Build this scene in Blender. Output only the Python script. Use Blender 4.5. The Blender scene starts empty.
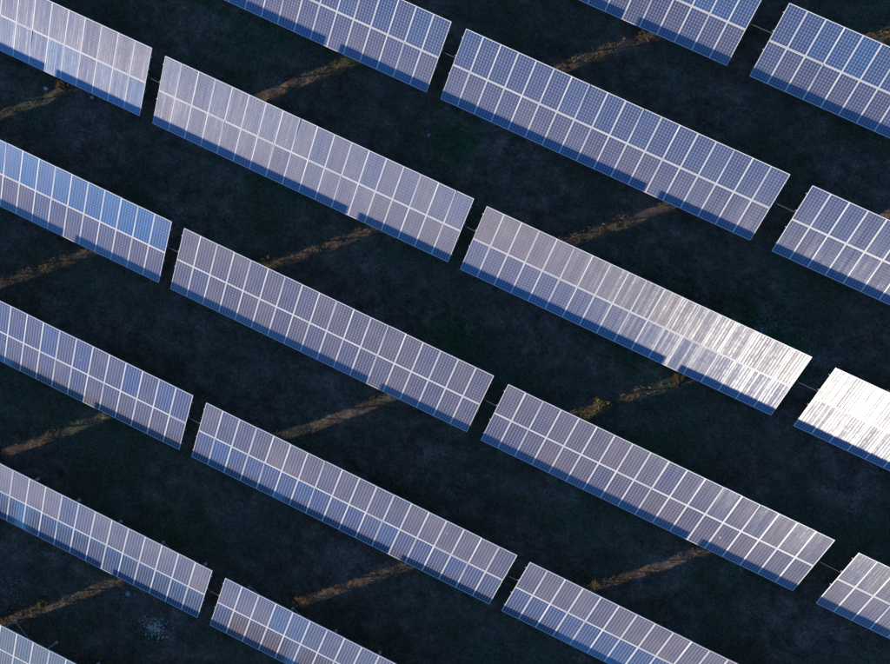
import bpy, math, random
import numpy as np
from mathutils import Matrix, Vector

scene = bpy.context.scene
R = math.radians

# ------------------------------------------------------------------ camera
cam_data = bpy.data.cameras.new('camera')
cam_data.sensor_fit = 'HORIZONTAL'
cam_data.sensor_width = 36.0
cam_data.lens = 36.0 * 885.43 / 890.0
cam_data.clip_start = 0.1
cam_data.clip_end = 6000.0
cam = bpy.data.objects.new('camera', cam_data)
scene.collection.objects.link(cam)
CAM = Vector((0.0, 0.0, 48.583))
cam_rot = Matrix.Rotation(0.4428166, 3, 'Z') @ Matrix.Rotation(0.0015928, 3, 'X') @ Matrix.Rotation(0.0706240, 3, 'Y')
cam.matrix_world = Matrix.Translation(CAM) @ cam_rot.to_4x4()
scene.camera = cam

# ------------------------------------------------------------------ sky and sun
SUN_EL = R(10.15)
SUN_OFF = R(58.6)            # sun stands 58.6 degrees off the line square to the rows
SUN = Vector((-math.cos(SUN_EL) * math.sin(SUN_OFF), -math.cos(SUN_EL) * math.cos(SUN_OFF), math.sin(SUN_EL)))
world = bpy.data.worlds.new('World')
scene.world = world
world.use_nodes = True
wn = world.node_tree
sky = wn.nodes.new('ShaderNodeTexSky')
sky.sky_type = 'NISHITA'
sky.sun_disc = False
sky.sun_elevation = SUN_EL
sky.sun_rotation = math.atan2(SUN.x, SUN.y)
sky.altitude = 100
sky.air_density = 1.0
sky.dust_density = 0.3
sky.ozone_density = 5.0
bg = wn.nodes['Background']
bg.inputs['Strength'].default_value = 0.14
wn.links.new(sky.outputs['Color'], bg.inputs['Color'])

sun_data = bpy.data.lights.new('sun', 'SUN')
sun_data.energy = 5.0
sun_data.angle = R(0.53)
sun_data.color = (1.0, 0.83, 0.65)
sun = bpy.data.objects.new('sun', sun_data)
sun.rotation_euler = SUN.to_track_quat('Z', 'Y').to_euler()
sun.location = (0, 0, 60)
scene.collection.objects.link(sun)

scene.view_settings.view_transform = 'Standard'
scene.view_settings.look = 'None'
scene.view_settings.gamma = 1.0
scene.view_settings.use_curve_mapping = False
scene.view_settings.exposure = 0.5

# ------------------------------------------------------------------ helpers
COL = scene.collection
rng = np.random.default_rng(7)
random.seed(7)

def link(name, mesh, parent=None, mats=()):
    o = bpy.data.objects.new(name, mesh)
    COL.objects.link(o)
    if parent:
        o.parent = parent
    return o

def mesh_from(name, verts, faces, mats, idx=None, smooth=False):
    m = bpy.data.meshes.new(name)
    m.from_pydata([tuple(v) for v in verts], [], faces)
    for mt in mats:
        m.materials.append(mt)
    if idx is not None:
        m.polygons.foreach_set('material_index', idx)
    if smooth:
        m.polygons.foreach_set('use_smooth', [True] * len(m.polygons))
    m.update()
    return m

class MB:
    def __init__(self):
        self.v = []; self.f = []; self.i = []
    def box(self, x0, x1, y0, y1, z0, z1, mi=0):
        n = len(self.v)
        self.v += [(x0, y0, z0), (x1, y0, z0), (x1, y1, z0), (x0, y1, z0), (x0, y0, z1), (x1, y0, z1), (x1, y1, z1), (x0, y1, z1)]
        for q in ((0, 3, 2, 1), (4, 5, 6, 7), (0, 1, 5, 4), (1, 2, 6, 5), (2, 3, 7, 6), (3, 0, 4, 7)):
            self.f.append(tuple(n + k for k in q)); self.i.append(mi)
    def tube(self, pts, rad, seg=8, mi=0):
        n = len(self.v)
        pts = [Vector(p) for p in pts]
        for k, p in enumerate(pts):
            d = (pts[min(k + 1, len(pts) - 1)] - pts[max(k - 1, 0)]).normalized()
            up = Vector((0, 0, 1)) if abs(d.z) < 0.9 else Vector((0, 1, 0))
            a = d.cross(up).normalized(); b = a.cross(d)
            for s in range(seg):
                t = 2 * math.pi * s / seg
                self.v.append(tuple(p + a * (math.cos(t) * rad) + b * (math.sin(t) * rad)))
        for k in range(len(pts) - 1):
            for s in range(seg):
                s2 = (s + 1) % seg
                self.f.append((n + k * seg + s, n + k * seg + s2, n + (k + 1) * seg + s2, n + (k + 1) * seg + s)); self.i.append(mi)
        self.f.append(tuple(n + s for s in reversed(range(seg)))); self.i.append(mi)
        e = n + (len(pts) - 1) * seg
        self.f.append(tuple(e + s for s in range(seg))); self.i.append(mi)
    def mesh(self, name, mats):
        return mesh_from(name, self.v, self.f, mats, self.i)

# ------------------------------------------------------------------ materials
class NT:
    def __init__(self, name):
        self.m = bpy.data.materials.new(name)
        self.m.use_nodes = True
        self.t = self.m.node_tree
        self.t.nodes.clear()
        self.out = self.n('ShaderNodeOutputMaterial')
    def n(self, kind, **kw):
        nd = self.t.nodes.new(kind)
        for k, v in kw.items():
            setattr(nd, k, v)
        return nd
    def set(self, sock, val):
        if hasattr(val, 'links') or isinstance(val, bpy.types.NodeSocket):
            self.t.links.new(val, sock)
        else:
            sock.default_value = val
    def math(self, op, a, b=0.0, c=0.0, clamp=False):
        nd = self.n('ShaderNodeMath', operation=op, use_clamp=clamp)
        for s, v in zip(nd.inputs, (a, b, c)):
            self.set(s, v)
        return nd.outputs[0]
    def mix(self, f, a, b, blend='MIX'):
        nd = self.n('ShaderNodeMix', data_type='RGBA', blend_type=blend)
        self.set(nd.inputs[0], f); self.set(nd.inputs[6], a); self.set(nd.inputs[7], b)
        return nd.outputs[2]
    def ramp(self, f, stops):
        nd = self.n('ShaderNodeMapRange')
        self.set(nd.inputs[0], f)
        for k, s in enumerate(stops):
            nd.inputs[1 + k].default_value = s
        return nd.outputs[0]
    def noise(self, vec, scale, detail=3.0, rough=0.55):
        nd = self.n('ShaderNodeTexNoise')
        self.set(nd.inputs['Vector'], vec)
        nd.inputs['Scale'].default_value = scale
        nd.inputs['Detail'].default_value = detail
        nd.inputs['Roughness'].default_value = rough
        return nd.outputs['Fac']
    def bsdf(self, color, rough, metallic=0.0, spec=0.5, normal=None):
        p = self.n('ShaderNodeBsdfPrincipled')
        self.set(p.inputs['Base Color'], color)
        self.set(p.inputs['Roughness'], rough)
        p.inputs['Metallic'].default_value = metallic
        p.inputs['Specular IOR Level'].default_value = spec
        if normal is not None:
            self.set(p.inputs['Normal'], normal)
        return p.outputs[0]
    def finish(self, shader):
        self.t.links.new(shader, self.out.inputs['Surface'])
        return self.m

def c4(r, g, b): return (r, g, b, 1.0)

TILT = 0.498686
CT, ST = math.cos(TILT), math.sin(TILT)

def table_dirs(u, v, s):
    """half-way vector between sun and camera, in panel axes, for a point of row v0 at slope s"""
    p = Vector((u, v + s * CT, 0.7 + s * ST))
    view = (CAM - p).normalized()
    h = (SUN + view).normalized()
    return Vector((h.x, h.y * CT + h.z * ST, -h.y * ST + h.z * CT))

H_BRIGHT = table_dirs(19.3, 2.04, 2.25)      # lobe normals aimed to put the sun glare on chosen tables
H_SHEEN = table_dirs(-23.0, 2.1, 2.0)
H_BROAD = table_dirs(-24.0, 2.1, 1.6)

def cell_material():
    t = NT('solar_cell')
    tc = t.n('ShaderNodeTexCoord')
    oi = t.n('ShaderNodeObjectInfo')
    sep = t.n('ShaderNodeSeparateColor'); t.set(sep.inputs[0], oi.outputs['Color'])
    glare_gain, blue, brown = sep.outputs[0], sep.outputs[1], sep.outputs[2]  # first channel is painted sun glare strength, set by hand
    sx = t.n('ShaderNodeSeparateXYZ'); t.set(sx.inputs[0], tc.outputs['Object'])
    # one value per string of cells, to vary the painted glare from stripe to stripe
    col = t.math('FLOOR', t.math('DIVIDE', t.math('SUBTRACT', sx.outputs[0], 0.030), 0.1573))
    row = t.math('FLOOR', t.math('DIVIDE', t.math('SUBTRACT', sx.outputs[1], 0.034), 0.1573))
    cv = t.n('ShaderNodeCombineXYZ'); t.set(cv.inputs[0], col); t.set(cv.inputs[1], oi.outputs['Random'])
    wn1 = t.n('ShaderNodeTexWhiteNoise', noise_dimensions='2D'); t.set(wn1.inputs['Vector'], cv.outputs[0])
    cv2 = t.n('ShaderNodeCombineXYZ'); t.set(cv2.inputs[0], col); t.set(cv2.inputs[1], row); t.set(cv2.inputs[2], oi.outputs['Random'])
    wn2 = t.n('ShaderNodeTexWhiteNoise', noise_dimensions='3D'); t.set(wn2.inputs['Vector'], cv2.outputs[0])
    # glare streaks painted up the slope, several to a cell
    st = t.n('ShaderNodeCombineXYZ'); t.set(st.inputs[0], t.math('MULTIPLY', sx.outputs[0], 22.0)); t.set(st.inputs[1], t.math('MULTIPLY', sx.outputs[1], 1.1)); t.set(st.inputs[2], t.math('MULTIPLY', oi.outputs['Random'], 90.0))
    streak = t.noise(st.outputs[0], 1.0, 2.0, 0.5)
    geo = t.n('ShaderNodeNewGeometry')
    dirt = t.noise(geo.outputs['Position'], 0.9, 4.0, 0.6)
    # busbars: three thin ribbons per cell
    bb = t.math('FRACT', t.math('DIVIDE', t.math('SUBTRACT', sx.outputs[0], 0.030), 0.0524))
    bus = t.math('LESS_THAN', t.math('ABSOLUTE', t.math('SUBTRACT', bb, 0.5)), 0.035)

    # base silicon colour
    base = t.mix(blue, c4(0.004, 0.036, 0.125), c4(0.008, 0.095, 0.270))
    base = t.mix(t.math('MULTIPLY', wn2.outputs['Value'], 0.35), base, c4(0.003, 0.022, 0.085))
    base = t.mix(t.math('MULTIPLY', bus, 0.6), base, c4(0.35, 0.34, 0.36))
    dust_glare = t.math('MULTIPLY', t.math('MULTIPLY', t.ramp(dirt, (0.3, 0.75, 0.6, 1.2)), t.math('SUBTRACT', 1.0, t.math('MULTIPLY', blue, 0.6))), 0.15)
    dust_glare = t.math('MULTIPLY', dust_glare, t.math('ADD', 0.75, t.math('MULTIPLY', brown, 1.15)))  # dust, raised further to paint in missing sun glare
    base = t.mix(dust_glare, base, c4(0.42, 0.31, 0.26))
    body = t.bsdf(base, 0.16, 0.0, 0.5)

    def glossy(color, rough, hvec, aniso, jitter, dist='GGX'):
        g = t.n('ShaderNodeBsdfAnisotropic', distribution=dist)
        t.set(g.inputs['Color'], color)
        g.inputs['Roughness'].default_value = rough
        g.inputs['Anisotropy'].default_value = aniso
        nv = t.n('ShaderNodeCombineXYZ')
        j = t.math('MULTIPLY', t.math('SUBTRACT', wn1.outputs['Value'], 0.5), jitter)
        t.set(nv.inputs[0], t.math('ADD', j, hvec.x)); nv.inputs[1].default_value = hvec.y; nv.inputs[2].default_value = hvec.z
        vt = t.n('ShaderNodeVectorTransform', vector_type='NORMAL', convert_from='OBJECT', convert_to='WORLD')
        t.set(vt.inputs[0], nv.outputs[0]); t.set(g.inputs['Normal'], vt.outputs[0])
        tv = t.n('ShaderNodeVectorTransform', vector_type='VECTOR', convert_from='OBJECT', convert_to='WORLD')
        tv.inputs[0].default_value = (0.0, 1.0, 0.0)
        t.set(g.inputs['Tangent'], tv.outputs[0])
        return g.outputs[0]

    coat = t.n('ShaderNodeBsdfAnisotropic', distribution='GGX')      # blue anti-reflection coating, mirrors the sky
    coat.inputs['Roughness'].default_value = 0.12
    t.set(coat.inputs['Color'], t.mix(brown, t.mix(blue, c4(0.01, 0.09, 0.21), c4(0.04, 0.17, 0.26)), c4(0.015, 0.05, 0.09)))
    ac = t.n('ShaderNodeAddShader'); t.set(ac.inputs[0], body); t.set(ac.inputs[1], coat.outputs[0]); body = ac.outputs[0]
    cf = t.math('FRACT', t.math('DIVIDE', t.math('SUBTRACT', sx.outputs[0], 0.030), 0.1573))
    prof = t.math('SUBTRACT', 1.15, t.math('MULTIPLY', t.math('POWER', t.math('ABSOLUTE', t.math('MULTIPLY', t.math('SUBTRACT', cf, 0.5), 2.0)), 2.0), t.math('ADD', 0.35, t.math('MULTIPLY', oi.outputs['Random'], 0.6))))  # painted glare profile, brightest mid-cell and fading to the edges
    smod = t.ramp(streak, (0.3, 0.7, 0.8, 1.2))
    smod = t.math('MULTIPLY', smod, prof)
    cmod = t.ramp(wn1.outputs['Value'], (0.0, 1.0, 0.88, 1.12))
    w1 = t.math('MULTIPLY', t.math('MULTIPLY', glare_gain, cmod), t.math('MULTIPLY', smod, 0.0128))
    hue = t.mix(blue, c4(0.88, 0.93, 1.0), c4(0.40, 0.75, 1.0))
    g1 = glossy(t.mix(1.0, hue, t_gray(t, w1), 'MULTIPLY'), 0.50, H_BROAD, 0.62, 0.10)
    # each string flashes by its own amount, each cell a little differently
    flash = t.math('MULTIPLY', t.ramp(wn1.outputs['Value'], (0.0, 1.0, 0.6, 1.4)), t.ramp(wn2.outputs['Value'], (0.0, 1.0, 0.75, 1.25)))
    w2 = t.math('MULTIPLY', t.math('MULTIPLY', t.math('POWER', smod, 2.4), flash), t.math('MULTIPLY', glare_gain, 0.0090))
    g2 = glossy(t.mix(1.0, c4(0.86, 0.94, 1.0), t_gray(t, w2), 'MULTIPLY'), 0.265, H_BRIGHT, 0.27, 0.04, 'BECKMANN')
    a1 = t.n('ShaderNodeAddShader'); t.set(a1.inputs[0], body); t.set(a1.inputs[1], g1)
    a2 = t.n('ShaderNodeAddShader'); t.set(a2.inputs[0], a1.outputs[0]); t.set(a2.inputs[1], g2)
    w3 = t.math('MULTIPLY', t.math('MULTIPLY', t.math('POWER', smod, 1.5), flash), t.math('MULTIPLY', glare_gain, 0.0014))
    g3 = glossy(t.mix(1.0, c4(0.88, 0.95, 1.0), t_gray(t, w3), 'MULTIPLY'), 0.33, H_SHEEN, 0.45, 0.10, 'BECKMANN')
    a3 = t.n('ShaderNodeAddShader'); t.set(a3.inputs[0], a2.outputs[0]); t.set(a3.inputs[1], g3)
    return t.finish(a3.outputs[0])

def t_gray(t, v):
    cc = t.n('ShaderNodeCombineColor')
    for k in range(3):
        t.set(cc.inputs[k], v)
    return cc.outputs[0]

def simple(name, col, rough, metallic=0.0, spec=0.5, var=0.15, scale=6.0):
    t = NT(name)
    g = t.n('ShaderNodeNewGeometry')
    nz = t.noise(g.outputs['Position'], scale, 4.0, 0.6)
    f = t.ramp(nz, (0.25, 0.75, 1.0 - var, 1.0 + var))
    c = t.mix(1.0, c4(*col), t_gray(t, f), 'MULTIPLY')
    return t.finish(t.bsdf(c, rough, metallic, spec))

def frame_material():
    t = NT('anodised_frame')
    g = t.n('ShaderNodeNewGeometry')
    f = t.ramp(t.noise(g.outputs['Position'], 2.0, 4.0, 0.6), (0.25, 0.75, 0.92, 1.08))
    body = t.bsdf(t.mix(1.0, c4(0.84, 0.85, 0.87), t_gray(t, f), 'MULTIPLY'), 0.42)
    gl = t.n('ShaderNodeBsdfAnisotropic', distribution='BECKMANN')       # aimed lobe added to keep frames white inside the sun glare
    gl.inputs['Color'].default_value = c4(0.011, 0.012, 0.012); gl.inputs['Roughness'].default_value = 0.28
    vt = t.n('ShaderNodeVectorTransform', vector_type='NORMAL', convert_from='OBJECT', convert_to='WORLD')
    vt.inputs[0].default_value = H_BRIGHT; t.set(gl.inputs['Normal'], vt.outputs[0])
    a = t.n('ShaderNodeAddShader'); t.set(a.inputs[0], body); t.set(a.inputs[1], gl.outputs[0])
    return t.finish(a.outputs[0])
M_CELL = cell_material()
M_SHEET = simple('white_backsheet', (0.48, 0.46, 0.47), 0.25, 0.0, 0.5, 0.12, 3.0)
M_FRAME = frame_material()
M_STEEL = simple('galvanised_steel', (0.38, 0.40, 0.42), 0.50, 0.35, 0.5, 0.22, 9.0)
M_CONC = simple('footing_concrete', (0.62, 0.61, 0.59), 0.9, 0.0, 0.3, 0.3, 14.0)
M_CABLE = simple('grey_conduit', (0.20, 0.19, 0.19), 0.6, 0.0, 0.4, 0.1, 12.0)
M_STONE = simple('pale_stone', (0.55, 0.52, 0.47), 0.9, 0.0, 0.3, 0.3, 22.0)
M_GSTONE = simple('grey_stone', (0.30, 0.30, 0.31), 0.9, 0.0, 0.3, 0.35, 16.0)

def ground_material():
    t = NT('bare_soil_and_moss')
    g = t.n('ShaderNodeNewGeometry')
    P = g.outputs['Position']
    n1 = t.noise(P, 0.16, 4.0, 0.6)
    n2 = t.noise(P, 1.1, 5.0, 0.65)
    n3 = t.noise(P, 7.0, 4.0, 0.7)
    n4 = t.noise(P, 0.35, 3.0, 0.5)
    c = t.mix(t.ramp(n2, (0.38, 0.64, 0.0, 1.0)), c4(0.078, 0.056, 0.045), c4(0.195, 0.145, 0.112))
    c = t.mix(t.math('MULTIPLY', t.ramp(n1, (0.46, 0.60, 0.0, 1.0)), 0.8), c, c4(0.052, 0.076, 0.042))
    c = t.mix(t.math('MULTIPLY', t.ramp(n4, (0.55, 0.75, 0.0, 1.0)), 0.45), c, c4(0.175, 0.132, 0.130))
    for (x, y, rad) in ((12.4, 4.9, 3.6), (6.4, 3.2, 3.2), (-7.1, 8.3, 2.4), (11.0, -3.5, 3.0), (-3.0, -1.5, 2.2), (-24.0, 11.0, 3.0), (-12.0, -18.0, 2.6)):
        vd = t.n('ShaderNodeVectorMath', operation='DISTANCE'); t.set(vd.inputs[0], P); vd.inputs[1].default_value = (x, y, 0)
        d = t.math('ADD', vd.outputs['Value'], t.math('MULTIPLY', t.math('SUBTRACT', n2, 0.5), 5.0))
        c = t.mix(t.math('MULTIPLY', t.ramp(d, (0.2, rad, 0.9, 0.0)), 1.0), c, c4(0.032, 0.098, 0.034))
    f = t.ramp(n3, (0.32, 0.70, 0.5, 1.6))
    f = t.math('MULTIPLY', f, t.ramp(t.noise(P, 19.0, 2.0, 0.6), (0.3, 0.7, 0.55, 1.5)))
    c = t.mix(1.0, c, t_gray(t, f), 'MULTIPLY')
    bmp = t.n('ShaderNodeBump'); bmp.inputs['Strength'].default_value = 0.6; bmp.inputs['Distance'].default_value = 0.05
    t.set(bmp.inputs['Height'], n3)
    return t.finish(t.bsdf(c, 0.95, 0.0, 0.15, bmp.outputs[0]))
M_GROUND = ground_material()

def plant_material(name):
    t = NT(name)
    at = t.n('ShaderNodeAttribute', attribute_name='tint')
    d = t.n('ShaderNodeBsdfDiffuse'); t.set(d.inputs[0], at.outputs['Color'])
    tr = t.n('ShaderNodeBsdfTranslucent'); t.set(tr.inputs[0], at.outputs['Color'])
    mx = t.n('ShaderNodeMixShader'); mx.inputs[0].default_value = 0.3
    t.set(mx.inputs[1], d.outputs[0]); t.set(mx.inputs[2], tr.outputs[0])
    return t.finish(mx.outputs[0])
M_PLANT = plant_material('weed_blades')

# ------------------------------------------------------------------ ground sheet
def vnoise(x, y, seed):
    r = np.random.default_rng(seed).random((256, 256))
    xi = np.floor(x).astype(int); yi = np.floor(y).astype(int)
    fx = x - xi; fy = y - yi
    fx = fx * fx * (3 - 2 * fx); fy = fy * fy * (3 - 2 * fy)
    g = lambda a, b: r[a & 255, b & 255]
    return (g(xi, yi) * (1 - fx) + g(xi + 1, yi) * fx) * (1 - fy) + (g(xi, yi + 1) * (1 - fx) + g(xi + 1, yi + 1) * fx) * fy

def relief(x, y):
    return (vnoise(x * 0.35 + 50, y * 0.35 + 50, 1) - 0.5) * 0.10 + (vnoise(x * 1.6 + 90, y * 1.6 + 90, 2) - 0.5) * 0.10 + (vnoise(x * 4.5 + 400, y * 4.5 + 400, 3) - 0.5) * 0.07

def build_ground():
    def axis(a, b, step):
        far_lo = a - np.array([2400, 900, 300, 110, 40, 12, 3.0]); far_hi = b + np.array([3.0, 12, 40, 110, 300, 900, 2400])
        return np.concatenate([far_lo, np.arange(a, b + step / 2, step), far_hi])
    xs = axis(-42.0, 32.0, 0.2); ys = axis(-38.0, 32.0, 0.2)
    X, Y = np.meshgrid(xs, ys)
    inside = np.clip(np.minimum.reduce([(X + 42) / 4, (32 - X) / 4, (Y + 38) / 4, (32 - Y) / 4]), 0, 1)
    Z = relief(X, Y) * inside
    v = np.stack([X, Y, Z], -1).reshape(-1, 3)
    ny, nx = X.shape
    i = (np.arange(ny - 1)[:, None] * nx + np.arange(nx - 1)[None, :]).ravel()
    f = np.stack([i, i + 1, i + nx + 1, i + nx], -1)
    m = bpy.data.meshes.new('ground')
    m.vertices.add(len(v)); m.vertices.foreach_set('co', v.astype(np.float32).ravel())
    m.loops.add(f.size); m.loops.foreach_set('vertex_index', f.ravel().astype(np.int32))
    m.polygons.add(len(f)); m.polygons.foreach_set('loop_start', (np.arange(len(f)) * 4).astype(np.int32))
    m.update(calc_edges=True); m.validate()
    m.polygons.foreach_set('use_smooth', [True] * len(m.polygons))
    m.materials.append(M_GROUND)
    o = link('ground', m)
    o['kind'] = 'structure'
    o['label'] = 'dark shaded soil with patchy grass between the solar rows'
build_ground()

# ------------------------------------------------------------------ solar tables
PITCH = 1.012; PW = 1.004; PL = 1.962; PGAP = 0.028
NCOL = 18
H0 = 0.7
LEN = NCOL * PITCH

def panel_meshes():
    fr = MB(); w = 0.030; z0, z1 = -0.040, 0.0
    fr.box(0, PW, 0, w, z0, z1); fr.box(0, PW, PL - w, PL, z0, z1)
    fr.box(0, w, w, PL - w, z0, z1); fr.box(PW - w, PW, w, PL - w, z0, z1)
    fr.box(0.40, 0.52, PL - 0.22, PL - 0.12, z0 + 0.006, z0 + 0.026, 1)      # junction box below
    frame = fr.mesh('panel_frame', [M_FRAME, M_STEEL])
    # glazed sheet: backsheet with 6 x 12 pseudo-square cells lying on it
    v = [(w, w, -0.0065), (PW - w, w, -0.0065), (PW - w, PL - w, -0.0065), (w, PL - w, -0.0065)]
    f = [(0, 1, 2, 3)]; idx = [1]
    cs = 0.1573; half = 0.0755; hx = 0.0708; ch = 0.022
    for a in range(6):
        for b in range(12):
            cx = 0.030 + cs * (a + 0.5); cy = 0.037 + cs * (b + 0.5)
            n = len(v)
            for (dx, dy) in ((-hx + ch, -half), (hx - ch, -half), (hx, -half + ch), (hx, half - ch), (hx - ch, half), (-hx + ch, half), (-hx, half - ch), (-hx, -half + ch)):
                v.append((cx + dx, cy + dy, -0.0050))
            f.append(tuple(range(n, n + 8))); idx.append(0)
    sheet = mesh_from('cell_sheet', v, f, [M_CELL, M_SHEET], idx)
    return frame, sheet
FRAME, SHEET = panel_meshes()

POSTS = [1.02 + 2.70 * k for k in range(7)]
V_REAR, V_FRONT = 2.65, 0.75
def plane_z(v): return H0 + v * ST / CT

def support_meshes():
    out = {}
    b = MB(); b.tube([(0, 0, -0.05), (0, 0, plane_z(V_REAR) - 0.17)], 0.045, 10); out['rear'] = b.mesh('rear_post', [M_STEEL])
    b = MB(); b.tube([(0, 0, -0.05), (0, 0, plane_z(V_FRONT) - 0.17)], 0.045, 10); out['front'] = b.mesh('front_post', [M_STEEL])
    b = MB(); b.tube([(0, 0, -0.10), (0, 0, 0.09), (0, 0, 0.13)], 0.085, 12)
    out['foot'] = b.mesh('footing', [M_CONC])
    b = MB(); b.box(-0.03, 0.03, 0.15, 3.80, -0.17, -0.10); out['rafter'] = b.mesh('rafter', [M_STEEL])
    b = MB(); b.box(-0.07, LEN - PITCH + PW + 0.07, -0.025, 0.025, -0.098, -0.042); out['purlin'] = b.mesh('purlin', [M_STEEL])
    z1 = plane_z(V_REAR) - 0.22
    b = MB(); b.tube([(0.0, 0.07, 0.14), (2.70, 0.07, z1)], 0.022, 6); out['brace'] = b.mesh('brace', [M_STEEL])
    b = MB(); b.box(0.0, LEN - PITCH + PW, -0.004, PGAP - 0.024, -0.030, -0.004); out['strip'] = b.mesh('clamp_rail', [M_FRAME])
    return out
SUP = support_meshes()

# sun glare strength set by hand per panel row; label, u, v, (warm, blue) of upper panel row, (warm, blue) of lower panel row
TABLES = {
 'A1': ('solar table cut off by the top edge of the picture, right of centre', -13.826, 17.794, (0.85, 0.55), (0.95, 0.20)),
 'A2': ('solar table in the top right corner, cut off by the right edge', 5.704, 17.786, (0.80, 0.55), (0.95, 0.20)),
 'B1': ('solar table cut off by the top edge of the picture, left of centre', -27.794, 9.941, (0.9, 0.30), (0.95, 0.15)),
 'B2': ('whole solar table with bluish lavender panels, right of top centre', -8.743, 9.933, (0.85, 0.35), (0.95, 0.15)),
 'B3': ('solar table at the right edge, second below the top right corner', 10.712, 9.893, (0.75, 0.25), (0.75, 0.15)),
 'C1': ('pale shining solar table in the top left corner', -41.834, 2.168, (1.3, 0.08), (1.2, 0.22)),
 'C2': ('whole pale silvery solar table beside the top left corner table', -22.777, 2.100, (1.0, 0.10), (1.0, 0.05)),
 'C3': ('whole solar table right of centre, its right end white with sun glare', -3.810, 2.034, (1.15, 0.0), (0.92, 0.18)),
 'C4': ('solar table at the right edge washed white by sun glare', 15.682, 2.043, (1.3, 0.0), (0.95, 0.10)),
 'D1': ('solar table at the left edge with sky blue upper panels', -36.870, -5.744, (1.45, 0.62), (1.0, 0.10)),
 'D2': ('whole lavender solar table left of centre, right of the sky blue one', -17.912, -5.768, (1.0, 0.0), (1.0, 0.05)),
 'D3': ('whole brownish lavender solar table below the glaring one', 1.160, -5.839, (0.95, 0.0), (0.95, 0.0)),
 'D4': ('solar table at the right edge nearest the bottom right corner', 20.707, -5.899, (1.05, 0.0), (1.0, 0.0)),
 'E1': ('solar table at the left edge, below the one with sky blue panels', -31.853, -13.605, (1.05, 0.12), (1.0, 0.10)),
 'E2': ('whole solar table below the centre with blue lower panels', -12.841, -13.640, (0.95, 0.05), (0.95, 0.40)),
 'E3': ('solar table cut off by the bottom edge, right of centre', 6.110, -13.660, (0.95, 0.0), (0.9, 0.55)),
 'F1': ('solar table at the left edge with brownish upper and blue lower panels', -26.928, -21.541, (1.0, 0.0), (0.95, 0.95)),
 'F2': ('solar table cut off by the bottom edge, left of centre', -7.925, -21.586, (0.95, 0.25), (0.95, 0.25)),
 'G1': ('corner of a solar table in the bottom left corner of the picture', -21.95, -29.41, (1.0, 0.40), (0.95, 0.25)),
}
OUTSIDE = {'D0': (-55.85, -5.74), 'E0': (-50.85, -13.60), 'F0': (-45.90, -21.54), 'G0': (-40.95, -29.41), 'G2': (-2.95, -29.45)}
for k, (u, v) in OUTSIDE.items():
    TABLES[k] = ({'D0': 'solar table out of view, left of the one with sky blue panels', 'E0': 'solar table out of view, left of the one below the sky blue panels',
                  'F0': 'solar table out of view, left of the brown and blue one', 'G0': 'solar table out of view, left of the bottom left corner table',
                  'G2': 'solar table out of view below the bottom edge of the picture'}[k], u, v, (1.0, 0.2), (1.0, 0.2))

EXTRA_BLUE = {  # single panels tinted bluer: (table, row, column): blue
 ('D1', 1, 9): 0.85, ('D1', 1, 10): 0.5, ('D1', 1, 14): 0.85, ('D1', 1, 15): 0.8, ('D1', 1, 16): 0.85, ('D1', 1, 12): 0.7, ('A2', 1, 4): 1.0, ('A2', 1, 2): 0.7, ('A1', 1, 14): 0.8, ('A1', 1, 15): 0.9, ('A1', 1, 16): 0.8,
 ('F2', 1, 3): 0.9, ('F2', 1, 4): 0.8, ('F2', 0, 0): 0.9, ('F2', 1, 5): 0.3, ('E2', 0, 0): 0.2, ('E3', 1, 3): 0.35, ('F1', 1, 3): 0.1, ('C1', 0, 12): 0.6, ('C1', 0, 13): 0.5, ('C1', 0, 17): 0.6, ('B1', 1, 16): 0.5, ('E2', 0, 11): 0.65}

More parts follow.
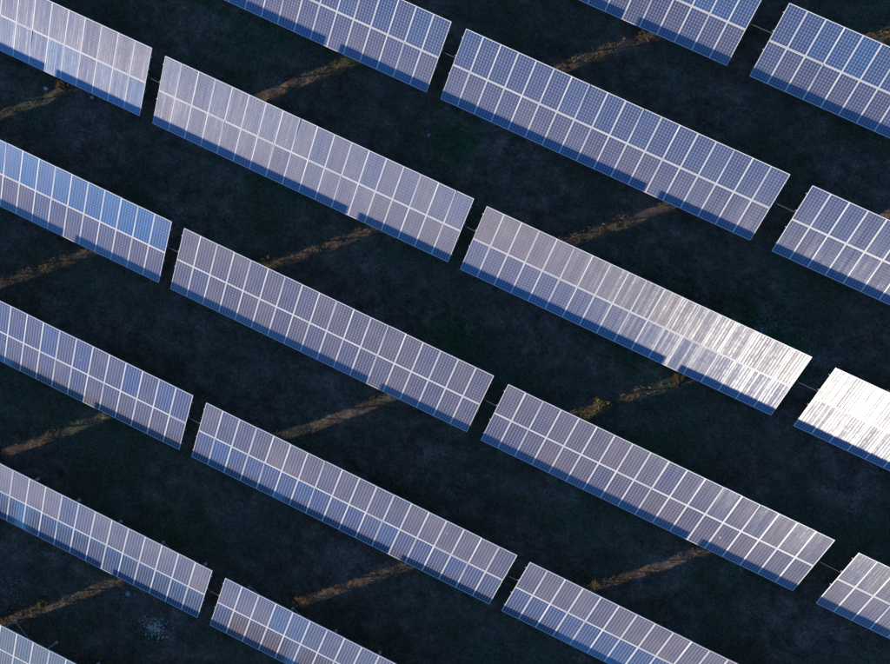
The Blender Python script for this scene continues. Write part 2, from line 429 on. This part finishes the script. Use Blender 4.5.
BROWN_GLARE = {  # sun glare painted in as browner dust and a duller coat: (upper, lower)
 'A1': (0.0, 0.3), 'A2': (0.0, 0.3), 'B1': (0.1, 0.3), 'B2': (0.1, 0.3), 'B3': (0.2, 0.3), 'C1': (0.5, 0.1), 'C2': (0.4, 0.5), 'C3': (0.9, 0.2),
 'C4': (0.9, 0.4), 'D1': (0.0, 0.7), 'D2': (1.0, 0.9), 'D3': (1.0, 1.0), 'D4': (1.1, 1.1), 'E1': (0.8, 1.0), 'E2': (1.5, 0.7), 'E3': (1.6, 0.6), 'F1': (2.0, 0.9), 'F2': (1.3, 1.2), 'G1': (1.0, 1.2)}
TABLE_OBJ = {}; PANEL = {}
def build_table(key):
    label, u, v, up, lo = TABLES[key]
    root = bpy.data.objects.new('solar_table', None)
    root.empty_display_size = 0.5
    COL.objects.link(root)
    root.location = (u, v, 0.0)
    root['label'] = label; root['category'] = 'solar table'
    root['group'] = 'solar tables out of view' if key in OUTSIDE else 'tilted solar tables in rows'
    lr = random.Random(key)
    for r in (0, 1):
        s0 = r * (PL + PGAP)
        glare_gain, blue = (lo, up)[r]
        for c in range(NCOL):
            p = bpy.data.objects.new('solar_panel', FRAME); COL.objects.link(p); p.parent = root
            p.location = (c * PITCH, s0 * CT, H0 + s0 * ST)
            p.rotation_euler = (TILT + R(lr.gauss(0, 0.22)), R(lr.gauss(0, 0.22)), 0.0)
            s = bpy.data.objects.new('cell_sheet', SHEET); COL.objects.link(s); s.parent = p
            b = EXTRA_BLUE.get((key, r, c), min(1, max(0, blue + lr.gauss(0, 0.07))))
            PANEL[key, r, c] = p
            s.color = (max(0.3, glare_gain * (1 + lr.gauss(0, 0.09))), b, max(0, BROWN_GLARE.get(key, (0.2, 0.2))[1 - r] * (1 + lr.gauss(0, 0.22))), 1.0)
    def part(name, mesh, loc, rot=0.0, parent=None):
        o = bpy.data.objects.new(name, mesh); COL.objects.link(o); o.parent = parent or root
        o.location = loc; o.rotation_euler = (rot, 0, 0)
        return o
    for s in (0.47, 1.46, 2.46, 3.45):
        part('purlin', SUP['purlin'], (0, s * CT, H0 + s * ST), TILT)
    part('clamp_rail', SUP['strip'], (0, (PL + 0.012) * CT, H0 + (PL + 0.012) * ST), TILT)
    for k, x in enumerate(POSTS):
        part('rafter', SUP['rafter'], (x, 0, H0), TILT)
        q = part('post', SUP['rear'], (x, V_REAR, 0)); part('footing', SUP['foot'], (0, 0, 0), 0, q)
        q = part('post', SUP['front'], (x, V_FRONT, 0)); part('footing', SUP['foot'], (0, 0, 0), 0, q)
    for k in (0, 1, 5):
        part('brace', SUP['brace'], (POSTS[k], V_REAR, 0))
    return root
for key in TABLES:
    TABLE_OBJ[key] = build_table(key)

# bird droppings that dried on a few panes
def splat_mesh(seed):
    rs = np.random.default_rng(seed); V = [(0, 0, 0.003)]; F = []
    for k in range(14):
        a = 2 * math.pi * k / 14; q = rs.uniform(0.35, 1.0) * 0.055
        V.append((math.cos(a) * q, math.sin(a) * q * 1.6, 0.0))
    for k in range(14):
        F.append((0, 1 + k, 1 + (k + 1) % 14))
    return mesh_from('bird_dropping', V, F, [M_DROP])
M_DROP = simple('dried_dropping', (0.75, 0.74, 0.70), 0.9, 0.0, 0.2, 0.2, 30.0)
for i, (key, row, col, x, y, sc) in enumerate((('D3', 0, 13, 0.33, 1.03, 1.0), ('C2', 1, 7, 0.6, 0.5, 0.6), ('E2', 1, 14, 0.3, 1.2, 0.55), ('B2', 0, 4, 0.7, 1.5, 0.5), ('E1', 1, 11, 0.4, 0.7, 0.6), ('D2', 1, 3, 0.5, 1.4, 0.5))):
    d = link('bird_dropping', splat_mesh(60 + i), PANEL[key, row, col]); d.location = (x, y, -0.0035); d.scale = (sc, sc, 1)

# ------------------------------------------------------------------ conduits that bridge the gaps between tables
GAPS = [('A1', 'A2', 'between the two topmost tables on the right'), ('B1', 'B2', 'at the top, left of centre'),
        ('B2', 'B3', 'below the top right corner table'), ('C1', 'C2', 'in the top left corner'),
        ('C2', 'C3', 'at the upper centre, beside the glaring table'), ('C3', 'C4', 'between the two tables white with glare'),
        ('D1', 'D2', 'right of the sky blue panels'), ('D2', 'D3', 'just below the picture centre'),
        ('D3', 'D4', 'near the bottom right corner'), ('E1', 'E2', 'at the left, below the sky blue panels'),
        ('E2', 'E3', 'at the bottom, right of centre'), ('F1', 'F2', 'at the bottom, left of centre')]
for a, b, where in GAPS:
    u0 = TABLES[a][1] + LEN - 0.5; u1 = TABLES[b][1] + 0.5
    v0 = TABLES[a][2] + 2.10; v1 = TABLES[b][2] + 2.10
    z = plane_z(2.10) - 0.075
    mb = MB(); n = 12
    mb.tube([(u0 + (u1 - u0) * k / n - u0, (v1 - v0) * k / n, -0.07 * 4 * (k / n) * (1 - k / n)) for k in range(n + 1)], 0.013, 8)
    o = link('conduit', mb.mesh('conduit', [M_CABLE]))
    o.location = (u0, v0, z)
    o['label'] = 'thin grey conduit across the table gap ' + where
    o['category'] = 'conduit'; o['group'] = 'conduits across the gaps'

# ------------------------------------------------------------------ vegetation
def blades(name, centres, size, tint, nblade, spread, lean, width):
    """tufts of narrow leaf blades; every blade is a bent strip of three triangles"""
    n = len(centres)
    tot = n * nblade
    cx = np.repeat(centres, nblade, 0); sz = np.repeat(size, nblade); tn = np.repeat(tint, nblade, 0)
    ang = rng.random(tot) * 2 * np.pi
    rad = rng.random(tot) * np.repeat(spread, nblade)
    base = cx + np.stack([np.cos(ang) * rad, np.sin(ang) * rad, np.zeros(tot)], -1)
    ang2 = ang + rng.normal(0, 0.6, tot)
    d = np.stack([np.cos(ang2), np.sin(ang2), np.zeros(tot)], -1)
    s = np.stack([-np.sin(ang2), np.cos(ang2), np.zeros(tot)], -1)
    le = sz * rng.uniform(0.6, 1.25, tot); ln = lean * rng.uniform(0.3, 1.3, tot)
    w = (width * sz * rng.uniform(0.7, 1.3, tot))[:, None]
    up = np.array([0, 0, 1.0])
    mid = base + d * (le * ln * 0.45)[:, None] + up * (le * 0.6)[:, None]
    tip = base + d * (le * ln * 1.15)[:, None] + up * (le * np.clip(1.0 - 0.25 * ln, 0.2, 1))[:, None]
    v = np.stack([base - s * w * 0.5, base + s * w * 0.5, mid - s * w * 0.55, mid + s * w * 0.55, tip], 1).reshape(-1, 3)
    i = np.arange(tot) * 5
    f = np.stack([i, i + 1, i + 3, i, i + 3, i + 2, i + 2, i + 3, i + 4], -1).reshape(-1, 3)
    m = bpy.data.meshes.new(name)
    m.vertices.add(len(v)); m.vertices.foreach_set('co', v.astype(np.float32).ravel())
    m.loops.add(f.size); m.loops.foreach_set('vertex_index', f.ravel().astype(np.int32))
    m.polygons.add(len(f)); m.polygons.foreach_set('loop_start', (np.arange(len(f)) * 3).astype(np.int32))
    m.update(calc_edges=True)
    tv = np.clip(np.repeat(tn * rng.uniform(0.75, 1.3, (tot, 1)), 5, 0), 0, 1)
    ca = m.color_attributes.new('tint', 'FLOAT_COLOR', 'POINT')
    ca.data.foreach_set('color', np.concatenate([tv, np.ones((len(tv), 1))], 1).astype(np.float32).ravel())
    m.materials.append(M_PLANT)
    return m

def scatter(n, density):
    out = []
    while sum(len(a) for a in out) < n:
        p = np.stack([rng.uniform(-40, 30, n), rng.uniform(-34, 30, n)], -1)
        k = rng.random(n) < density(p[:, 0], p[:, 1])
        out.append(p[k])
    p = np.concatenate(out)[:n]
    return np.concatenate([p, relief(p[:, 0], p[:, 1])[:, None] - 0.01], 1)

def green_amount(x, y):
    g = vnoise(x * 0.18 + 30, y * 0.18 + 30, 11) * 0.9
    for (a, b, r) in ((12.4, 4.9, 3.2), (6.4, 3.2, 2.8), (-7.1, 8.3, 2.2), (12.8, 5.7, 2.0), (-3.0, -1.5, 2.0)):
        g = g + 0.7 * np.exp(-((x - a) ** 2 + (y - b) ** 2) / (r * r))
    return np.clip((g - 0.35) * 1.3, 0, 1)

# low grass and dead stalks over the whole field
pts = scatter(110000, lambda x, y: np.clip(vnoise(x * 0.5 + 70, y * 0.5 + 70, 21) * 1.5 - 0.25, 0.06, 1))
ga = (green_amount(pts[:, 0], pts[:, 1]) * rng.uniform(0.3, 1.2, len(pts)))[:, None].clip(0, 1)
dry = np.array([0.22, 0.170, 0.110]); grn = np.array([0.055, 0.100, 0.040])
mesh = blades('grass', pts, rng.uniform(0.05, 0.17, len(pts)), dry * (1 - ga) + grn * ga, 5, rng.uniform(0.03, 0.12, len(pts)), 1.1, 0.16)
o = link('grass', mesh); o['kind'] = 'stuff'; o['label'] = 'sparse dry and green grass on the shaded soil'; o['category'] = 'grass'
# taller weeds in loose patches
pts = scatter(10000, lambda x, y: np.clip(vnoise(x * 0.6 + 10, y * 0.6 + 10, 31) * 2.0 - 0.85, 0.04, 1))
ga = (green_amount(pts[:, 0], pts[:, 1]) * rng.uniform(0.0, 1.2, len(pts)))[:, None].clip(0, 1)
dry = np.array([0.25, 0.190, 0.115])
mesh = blades('weeds', pts, rng.uniform(0.12, 0.30, len(pts)), dry * (1 - ga) + np.array([0.07, 0.11, 0.04]) * ga, 17, rng.uniform(0.06, 0.2, len(pts)), 0.8, 0.045)
o = link('weeds', mesh); o['kind'] = 'stuff'; o['label'] = 'brown and green weeds growing in loose patches between rows'; o['category'] = 'weeds'

def shrub(x, y, h, tint, label):
    root = bpy.data.objects.new('shrub', None); COL.objects.link(root)
    z = float(relief(np.array([x]), np.array([y]))[0]); root.location = (x, y, z)
    mb = MB()
    rr = random.Random(label)
    for k in range(7):
        a = rr.random() * 6.28; l = h * rr.uniform(0.6, 1.0)
        mb.tube([(0, 0, -0.03), (math.cos(a) * l * 0.25, math.sin(a) * l * 0.25, l * 0.28), (math.cos(a) * l * 0.6, math.sin(a) * l * 0.6, l * 0.5)], 0.008, 5)
    link('stem', mb.mesh('stem', [M_STEEL if False else M_TWIG]), root)
    n = 300
    th = rng.random(n) * 2 * np.pi; ph = np.arccos(rng.uniform(0.0, 1, n)); rd = h * rng.uniform(0.25, 1.0, n) * (1 + 0.3 * np.sin(3 * th))
    c = np.stack([np.cos(th) * np.sin(ph) * rd, np.sin(th) * np.sin(ph) * rd, np.cos(ph) * rd * 0.45 + 0.01], -1)
    link('foliage', blades('foliage', c, rng.uniform(0.05, 0.10, n), np.tile(np.array(tint), (n, 1)), 4, np.full(n, 0.04), 1.0, 0.4), root)
    root['label'] = label; root['category'] = 'shrub'
M_TWIG = simple('brown_twig', (0.10, 0.07, 0.045), 0.9)
shrub(6.19, -1.37, 0.5, (0.28, 0.25, 0.10), 'small yellow green shrub in the sunlit strip below the glaring table')
shrub(-17.35, -24.99, 0.34, (0.20, 0.18, 0.08), 'low yellowish shrub above the bottom left corner table')
shrub(-28.9, 2.0, 0.40, (0.19, 0.13, 0.085), 'brown dry shrub under the top left corner table')
shrub(9.3, 1.75, 0.42, (0.19, 0.13, 0.085), 'brown dry shrub at the low edge of the glaring table')
shrub(-25.3, -5.6, 0.42, (0.19, 0.13, 0.085), 'brown dry shrub at the low edge of the sky blue table')

# ------------------------------------------------------------------ stones
def stone_mesh(name, r, seed, mat):
    rs = np.random.default_rng(seed)
    import bmesh
    bm = bmesh.new(); bmesh.ops.create_icosphere(bm, subdivisions=2, radius=r)
    k = rs.normal(0, 1, (6, 3))
    for v in bm.verts:
        d = v.co.normalized()
        s = 1 + sum(0.10 * math.sin(2.2 * float(np.dot(q, d)) + i) for i, q in enumerate(k))
        v.co = v.co * s; v.co.z *= 0.55
    m = bpy.data.meshes.new(name); bm.to_mesh(m); bm.free(); m.materials.append(mat)
    return m
STONES = [(-29.6, 1.35, 0.13, M_STONE, 'white stone in the sunlit strip under the top left corner table'),
          (-26.9, 2.0, 0.10, M_STONE, 'small pale stone at the low edge of the top left corner table'),
          (-13.0, -22.4, 0.14, M_GSTONE, 'grey stone below the brown and blue table near the left edge'),
          (-8.6, 8.0, 0.11, M_GSTONE, 'small grey stone in the dark strip at the upper centre'),
          (15.2, -12.3, 0.09, M_STONE, 'small pale stone above the bottom edge table, right of centre'),
          (-13.2, 14.2, 0.10, M_STONE, 'small pale stone below the top edge table, left of centre')]
for i, (x, y, r, mt, lab) in enumerate(STONES):
    o = link('stone', stone_mesh('stone', r, 40 + i, mt))
    o.location = (x, y, float(relief(np.array([x]), np.array([y]))[0]) + r * 0.25)
    o['label'] = lab; o['category'] = 'stone'; o['group'] = 'stones lying between the rows'

def rubble(name, x, y, rad, n, smin, smax, mat, label, seed):
    rs = np.random.default_rng(seed)
    V = []; F = []
    for k in range(n):
        a = rs.random() * 6.283; q = rad * abs(rs.normal(0, 0.5)); s = rs.uniform(smin, smax)
        px, py = x + math.cos(a) * q, y + math.sin(a) * q * 0.8
        pz = float(relief(np.array([px]), np.array([py]))[0])
        b = len(V)
        for (dx, dy, dz) in ((1, 0, 0), (0.2, 1, 0), (-1, 0.3, 0), (-0.2, -1, 0), (0.1, 0.1, 0.8), (0, 0, -0.5)):
            j = rs.uniform(0.7, 1.3, 3)
            c, sn = math.cos(a * 3), math.sin(a * 3)
            V.append((px + s * (dx * c - dy * sn) * j[0], py + s * (dx * sn + dy * c) * j[1], pz + s * dz * j[2] + s * 0.2))
        for t in ((0, 1, 4), (1, 2, 4), (2, 3, 4), (3, 0, 4), (1, 0, 5), (2, 1, 5), (3, 2, 5), (0, 3, 5)):
            F.append(tuple(b + i for i in t))
    o = link(name, mesh_from(name, V, F, [mat]))
    o['kind'] = 'stuff'; o['label'] = label; o['category'] = 'rubble'
rubble('rubble', -10.78, -23.47, 0.85, 330, 0.012, 0.055, M_STONE, 'pale scattered rubble in front of the gap near the bottom left', 3)
rubble('rubble', -19.6, -25.6, 1.5, 600, 0.012, 0.05, M_GSTONE, 'bluish grey gravel patch at the bottom left edge', 4)
rubble('rubble', 12.2, 6.0, 1.0, 220, 0.012, 0.05, M_GSTONE, 'grey gravel behind the right end of the glaring table', 5)
rubble('rubble', 14.0, -10.8, 0.7, 24, 0.02, 0.06, M_GSTONE, 'few grey pebbles above the bottom edge table, right of centre', 6)
